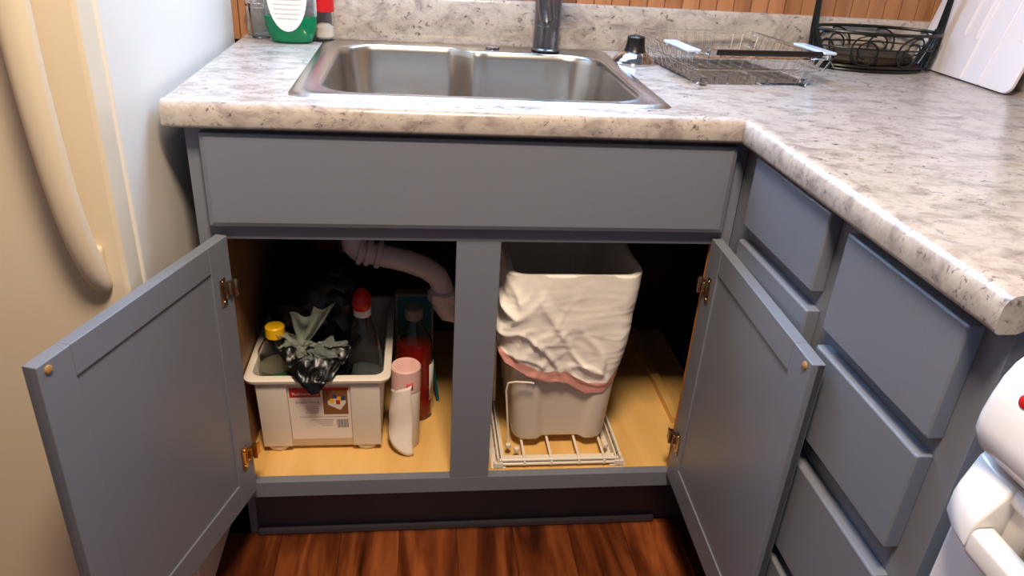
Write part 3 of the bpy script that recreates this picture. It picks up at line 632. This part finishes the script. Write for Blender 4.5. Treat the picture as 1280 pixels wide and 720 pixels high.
# ---------------------------------------------------------------- plumbing
dp_ = thing('drain_pipe', 'white plastic drain pipe with trap under the sink', 'pipe', (16, 10, 20))
MB().tube([(8.7, 10.1, 24.3), (8.75, 10.0, 23.6), (9.2, 10, 23.15), (10.0, 10, 22.95), (13.0, 10, 22.25), (14.6, 10, 21.6), (15.5, 10, 20.9), (15.9, 10, 20.0), (16.0, 10, 19.4)], .92, 20).build('elbow_pipe', 'pvc', dp_, smooth=True)
for (x_, z_, r_) in ((9.35, 23.1, 1.14), (9.95, 22.97, 1.12), (10.75, 22.8, 1.16)):
    MB().tube([(x_-.22, 10, z_+.05), (x_-.14, 10, z_+.03), (x_+.14, 10, z_-.03), (x_+.22, 10, z_-.05)], [r_-.1, r_, r_, r_-.1], 24).build('slip_nut', 'pvc', dp_, smooth=True)
MB().lathe([(1.1, 18.6), (1.3, 18.7), (1.32, 19.5), (1.1, 19.65)], (16.05, 10), 8).build('slip_nut', 'pvc', dp_, smooth=True)
MB().tube([(16.05, 10, 19.0), (16.1, 10, 18.3), (16.5, 10.1, 17.6), (17.3, 10.3, 17.3), (18.1, 10.5, 17.6), (18.4, 10.7, 18.5), (18.4, 10.8, 24), (18.4, 10.8, 29.5)], 1.0, 20).build('trap', 'pvc', dp_, smooth=True)
MB().tube([(8.7, 10.1, 24.2), (8.7, 10.3, 27), (10.5, 11.5, 29.6)], .8, 16).build('tailpiece', 'pvc', dp_, smooth=True)
for k, (x_, y_, z_) in enumerate(((14.7, 21.8, 20.6), (35.2, 21.6, 21.0))):
    v_ = thing('shutoff_valve', ('small dull valve on the back panel behind the drain pipe', 'dim valve on the back panel right of the bin')[k], 'valve', (x_, 23.1, z_))
    MB().tube([(x_, 23.15, z_), (x_, y_, z_)], .35, 12).tube([(x_-.5, y_, z_), (x_+.6, y_, z_)], .42, 12).build('body', 'copper', v_, smooth=True)
    MB().tube([(x_, y_, z_), (x_+.1, y_-.2, z_+4), (x_-.3, y_, z_+8.2)], .2, 10).build('supply_hose', 'card', v_, smooth=True)
    MB().tube([(x_+.6, y_, z_), (x_+.95, y_, z_)], .55, 12).build('knob', 'copper', v_, smooth=True)

# ---------------------------------------------------------------- trash bin, liner and pull-out frame
tc_ = thing('trash_bin', 'ivory plastic rubbish bin on the pull-out frame', 'bin', (25.2, 8, CF+1))
ZB, ZR = CF+.95, 25.0
def tr(e, z, r=1.1, inset=0):
    t = (z-ZB)/(ZR-ZB); x0 = 21.75-1.2*t+inset; x1 = 29.5+.75*t-inset; y0 = 3.2-1.45*t+inset; y1 = 13.4+2.0*t-inset
    pl = rrect(x0-e, x1+e, y0-e, y1+e, r, 6)
    d_ = .5*max(0, min(1, (19.5-z)/3)) if inset == 0 else 0
    xm0, xm1, yy = x0+2.3, x1-1.9, y0-e
    fr = [(xm0-.35, yy), (xm0-.1, yy+d_*.3), (xm0+.15, yy+d_*.85), (xm0+.45, yy+d_), (xm1-.45, yy+d_), (xm1-.15, yy+d_*.85), (xm1+.1, yy+d_*.3), (xm1+.35, yy)]
    pl = pl[:21]+fr+pl[21:]
    return [(x, y, z) for x, y in pl]
MB().loops([tr(-.5, ZB+.0), tr(-.12, ZB+.12), tr(0, ZB+.5), tr(0, 16.4), tr(0, 18), tr(0, 19.6), tr(0, ZR-.5), tr(.12, ZR-.4), tr(.12, ZR), tr(-.12, ZR), tr(-.14, 19.6), tr(-.14, 16.4), tr(-.14, ZB+.7), tr(-.6, ZB+.4)], True, True, True).build('body', 'bin', tc_, smooth=True, angle=50)
ln = thing('bin_liner', 'white plastic liner with pink drawstring folded over the rubbish bin', 'bin liner', (25.2, 8, 20))
NU, NV = 260, 70
base = rrect(0, 1, 0, 1, .0001, 1)
def perim(t, e, z):
    tt = (z-ZB)/(ZR-ZB); x0 = 21.75-1.2*tt-e; x1 = 29.5+.75*tt+e; y0 = 3.2-1.45*tt-e; y1 = 13.4+2.0*tt+e
    pl = rrect(x0, x1, y0, y1, 1.2, 6); 
    ds = [0]
    for k in range(len(pl)): a, b_ = pl[k], pl[(k+1) % len(pl)]; ds.append(ds[-1]+math.hypot(b_[0]-a[0], b_[1]-a[1]))
    s_ = t*ds[-1]
    for k in range(len(pl)):
        if s_ <= ds[k+1] or k == len(pl)-1:
            a, b_ = pl[k], pl[(k+1) % len(pl)]; u = (s_-ds[k])/max(1e-9, ds[k+1]-ds[k])
            return a[0]+(b_[0]-a[0])*u, a[1]+(b_[1]-a[1])*u
def hem(x, y):
    s_ = (x-20)/10.8
    pts_ = ((-.2, 18.8), (0, 18.2), (.12, 17.0), (.3, 15.6), (.5, 15.4), (.72, 14.1), (.88, 14.2), (.97, 15.6), (1.05, 16.8))
    z = pts_[-1][1]
    for (a, za), (b_, zb_) in zip(pts_, pts_[1:]):
        if a <= s_ <= b_: z = za+(zb_-za)*(s_-a)/(b_-a); break
    return z if y < 6 else z+(18.5-z)*min(1, (y-6)/4)
def lvert(i, j):
    t = i/NU; v = j/NV
    x, y = perim(t, .2, ZR); hz = hem(x, y)
    z = ZR+.08-(ZR+.08-hz)*v
    left = max(0, min(1, (25.5-x)/5))
    right = max(0, min(1, (x-28)/3))
    bulge = .16+.30*math.sin(math.pi*min(1, v*.95))*(.35+.9*left+.3*right)+.45*v*left
    def ridge(ax, az, la, lb, off, sh=1.0):       # sharp-topped folds running along (ax, az)
        L_ = math.hypot(ax, az); ux, uz = ax/L_, az/L_
        p = Vector(((x*ux+z*uz)/la, (-x*uz+z*ux)/lb, off+y*.12))
        return max(0, 1-abs(noise.noise(p))*4.2)**1.4
    tl = max(0, min(1, (27-x)/4)); lo = max(0, min(1, (20.5-z)/3))
    f8 = .34*ridge(4, -5.5, 6.0, 1.9, 3.3)*max(tl, lo*.8)*min(1, v*4)
    f8 += .15*ridge(2, -.9, 4.5, 1.5, 8.1)*max(lo, .05)+.14*ridge(-1, -3, 3.2, 1.2, 5.2)*tl
    f8 += .03*ridge(3, .25, 5.0, .8, 1.7)
    f8 += .10*noise.noise(Vector((x*.5, y*.5, z*.35)))+.015*noise.noise(Vector((x*2.2, y*2.2, z*1.4)))
    f8 -= .12
    if y >= 4.5: f8 += .12*math.sin(y*1.9+z*.5)
    e = max(.10, bulge+f8*min(1, v*3)+.05)
    x, y = perim(t, e, z); 
    return (x, y, z+.06*math.sin(t*60)*(1 if v < .05 else 0))
m = MB(); vs = [lvert(i, j) for j in range(NV+1) for i in range(NU)]
nsp = NV-7
fs = [(j*NU+i, j*NU+(i+1) % NU, (j+1)*NU+(i+1) % NU, (j+1)*NU+i) for j in range(nsp) for i in range(NU)]
# goes over the rim and down inside
base_n = len(vs)
for kk, (e, z) in enumerate(((-.05, ZR+.12), (-.3, ZR-.1), (-.5, ZR-4), (-.8, ZB+2), (-2.5, ZB+1.2))):
    for i in range(NU):
        x, y = perim(i/NU, e+(.15*noise.noise(Vector((i*.3, kk, 3))) if 1 < kk < 4 else 0), max(z, ZB)); vs.append((x, y, z))
prev = [i for i in range(NU)]
for kk in range(5):
    cur = [base_n+kk*NU+i for i in range(NU)]
    fs += [(cur[i], cur[(i+1) % NU], prev[(i+1) % NU], prev[i]) for i in range(NU)]; prev = cur
fs.append(tuple(prev))
m.add(vs, fs); m.build('film', 'liner', ln, smooth=True, angle=80)
m = MB(); m.add([lvert(i, j) for j in range(nsp, NV+1) for i in range(NU)], [((j)*NU+i, j*NU+(i+1) % NU, (j+1)*NU+(i+1) % NU, (j+1)*NU+i) for j in range(7) for i in range(NU)])
m.build('drawstring_hem', 'pink', ln, smooth=True, angle=80)

pf = thing('pullout_frame', 'white metal pull-out frame with wire rungs under the rubbish bin', 'pull-out frame', (25.5, 8, CF))
W = 'coatwire'; zf = CF
for x_ in (20.3, 30.35):
    B(x_, x_+.14, .95, 20, zf, zf+1.05).build('slide_rail', W, pf, bevel=.02)
    B(x_-.45 if x_ < 25 else x_-.7, x_+.75 if x_ < 25 else x_+.6, .95, 20, zf-.02, zf+.1).build('slide_flange', W, pf, bevel=.02)
    B(x_+.3 if x_ < 25 else x_-.3, x_+.42 if x_ < 25 else x_-.18, 1.0, 20, zf+.15, zf+.95).build('inner_slide', W, pf, bevel=.02)
    B(x_-.25 if x_ < 25 else x_-.35, x_+.5 if x_ < 25 else x_+.45, .9, 1.25, zf+.1, zf+.6).build('end_cap', W, pf, bevel=.06)
    for k in range(4):
        y_ = 1.8+k*1.4
        MB().tube([(x_-.02, y_, zf+.6), (x_+.16, y_, zf+.6)], .12, 8).build('rivet_hole', 'gap', pf)
for y_, z_ in ((1.1, zf+.75), (1.1, zf+.35)):
    MB().tube([(20.5, y_, z_), (30.3, y_, z_)], .14, 10).build('cross_wire', W, pf, smooth=True)
B(20.6, 30.3, 1.05, 1.85, zf+.5, zf+.62).build('front_plate', W, pf, bevel=.02)
for x_ in (22.55, 24.75, 27.05, 29.15):
    MB().tube([(x_, 1.0, zf+.3), (x_, 1.02, zf+.6), (x_, 1.2, zf+.78), (x_, 17.5, zf+.78)], .11, 10).build('rung', W, pf, smooth=True)
for x_ in (21.5, 21.9, 29.4):
    pass
MB().tube([(21.35, 1.9+.9, zf+1.0), (21.35, 2.9, zf+1.6), (20.85, 2.4, 14.6), (20.95, 2.3, 15.4), (21.5, 2.0, 15.7), (22.6, 1.85, 15.72), (22.9, 1.9, 15.6)], .08, 10).build('front_loop', W, pf, smooth=True)
MB().tube([(20.75, 9, zf+1.0), (20.6, 9, 14.5), (20.6, 9, 17.0)], .12, 10).tube([(20.6, 9, 14.0), (20.6, 12, 14.0)], .1, 8).build('rear_loop', W, pf, smooth=True)
for (x_, y_) in ((21.35, 2.7), (29.5, 2.5), (22.0, 2.2)):
    MB().lathe([(.2, zf+.75), (.25, zf+.85), (.22, zf+1.1), (.1, zf+1.15)], (x_, y_), 12).build('wire_foot', W, pf, smooth=True)

# ---------------------------------------------------------------- refrigerator
FX = -1.45
rf = thing('refrigerator', 'cream refrigerator with long curved handle left of the sink cabinet', 'refrigerator', (-15, 6, 0))
B(-31, FX, -5.9, 21.8, 1.2, 66).build('cabinet_body', 'fridgeside', rf, bevel=.15)
B(-30.8, FX-.2, -6.25, -5.85, 1.4, 65.8).build('door_gasket', 'gasket', rf)
B(-31, FX, -8.3, -6.2, 3.8, 65.9).build('door', 'fridge', rf, bevel=.22, seg=3)
B(-30.5, FX-.4, -7.2, -6, .3, 3.7).build('kick_grille', 'gap', rf)
for x_, y_ in ((-3, -4), (-29, -4), (-3, 20), (-29, 20)):
    MB().lathe([(.7, 0), (.7, .3), (.5, 1.3)], (x_, y_), 12).build('foot', 'gap', rf)
# bowed handle: flat swept bar
hp = [(-2.65, -8.25, 29.0, .5, .25), (-2.75, -8.75, 29.9, .62, .5), (-2.95, -9.4, 32, .66, .55), (-3.1, -9.9, 35, .70, .6), (-3.2, -10.2, 39, .74, .62), (-3.25, -10.3, 43, .78, .62), (-3.25, -10.2, 47, .78, .62), (-3.2, -9.9, 52, .74, .6), (-3.0, -9.3, 56, .66, .55), (-2.8, -8.2, 58.5, .5, .3)]
m = MB(); rg = []
for (x_, y_, z_, hw, hd_) in hp:
    rg.append([(x_+hw*px*(1 if abs(px) < 1 else 1), y_+hd_*py, z_+.35*py) for px, py in ((-1, .6), (-1, -.3), (-.6, -.9), (.0, -1.0), (.6, -.9), (1, -.3), (1, .6), (0, 1))])
m.loops(rg); m.build('handle', 'fridge', rf, smooth=True, sub=2, angle=80)
for z_ in (30.4, 57.4):
    B(-3.25, -2.3, -8.8, -8.25, z_-.9, z_+1.2).build('handle_mount', 'fridge', rf, bevel=.25, seg=3)

# ---------------------------------------------------------------- range
rg_ = thing('kitchen_range', 'white kitchen range at the end of the drawer cabinet', 'range', (46, -40, 0))
YR = -26.3
B(34.7, 62, YR-30, YR, .5, 36.2).build('body', 'range', rg_, bevel=.1)
B(34.9, 63, YR-30.1, YR+.05, 36.2, 36.9).build('cooktop', 'range', rg_, bevel=.3, seg=4)
cp = [(34.9, 32.35), (34.0, 32.35), (33.55, 32.6), (33.3, 33.1), (33.28, 33.7), (33.42, 34.6), (33.62, 35.4), (33.9, 36.0), (34.3, 36.45), (34.9, 36.7)]
m = MB(); cx_, cz_ = 34.6, 34.6
def sc_(k): return [(cx_+(x-cx_)*k, cz_+(z-cz_)*k) for x, z in cp]
m.loops([[(x, YR+y, z) for x, z in sc_(k)] for y, k in ((-.42, .72), (-.46, .84), (-.58, .93), (-.8, .98), (-1.1, 1.0), (-29, 1.0), (-29.6, .8))])
m.build('control_panel', 'range', rg_, smooth=True, angle=50)
def face_disc(y, z, prof):
    n_ = Vector((-.975, 0, .22)); up = Vector((.22, 0, .975)); x_ = 33.28+(z-33.7)*.2
    o8 = Vector((x_, YR+y, z)); m = MB()
    m.loops([[o8+n_*t+up*(r_*math.sin(2*math.pi*j/24))+Vector((0, r_*math.cos(2*math.pi*j/24), 0)) for j in range(24)] for r_, t in prof]); return m
face_disc(-1.85, 35.15, ((.24, -.2), (.24, .05), (.12, .1))).build('indicator_light', 'red', rg_, smooth=True)
for yy in (-4.7, -9.5, -20, -25):
    face_disc(yy, 34.5, ((1.0, -.1), (.95, .5), (.85, 1.0), (.2, 1.05))).build('knob', 'range', rg_, smooth=True)
B(34.0, 34.75, YR-29.4, YR-.55, 8, 32.1).build('oven_door', 'range', rg_, bevel=.2, seg=3)
B(33.93, 34.1, YR-26, YR-3.6, 13, 30.6).build('oven_window', 'rangedoor', rg_, bevel=.05)
def br(y0, y1):
    poly = [(34.2, 32.14), (33.72, 32.14), (32.9, 30.85), (32.76, 30.45), (32.76, 29.7), (32.95, 29.42), (33.6, 29.42), (33.75, 29.8), (34.2, 30.3)]
    m = MB(); m.loops([[(x+dx*max(0, 34.2-x)/1.4, YR+y, z) for x, z in poly] for y, dx in ((y0, .75), (y0+(y1-y0)*.12, .55), (y0+(y1-y0)*.5, .2), (y1, 0))]); return m.build('handle_bracket', 'range', rg_, smooth=True, bevel=.16, seg=3, angle=30)
br(-.62, -2.7); br(-27.0, -28.9)
B(33.72, 34.3, YR-27.2, YR-2.3, 31.5, 32.12).build('door_top_trim', 'range', rg_, bevel=.2, seg=3)
MB().loops([[(33.22+a, YR+y, 30.0+b_) for a, b_ in rrect(-.46, .46, -.62, .55, .28, 4)] for y in (-2.74, -27.1)]).build('handle_bar', 'range', rg_, smooth=True)
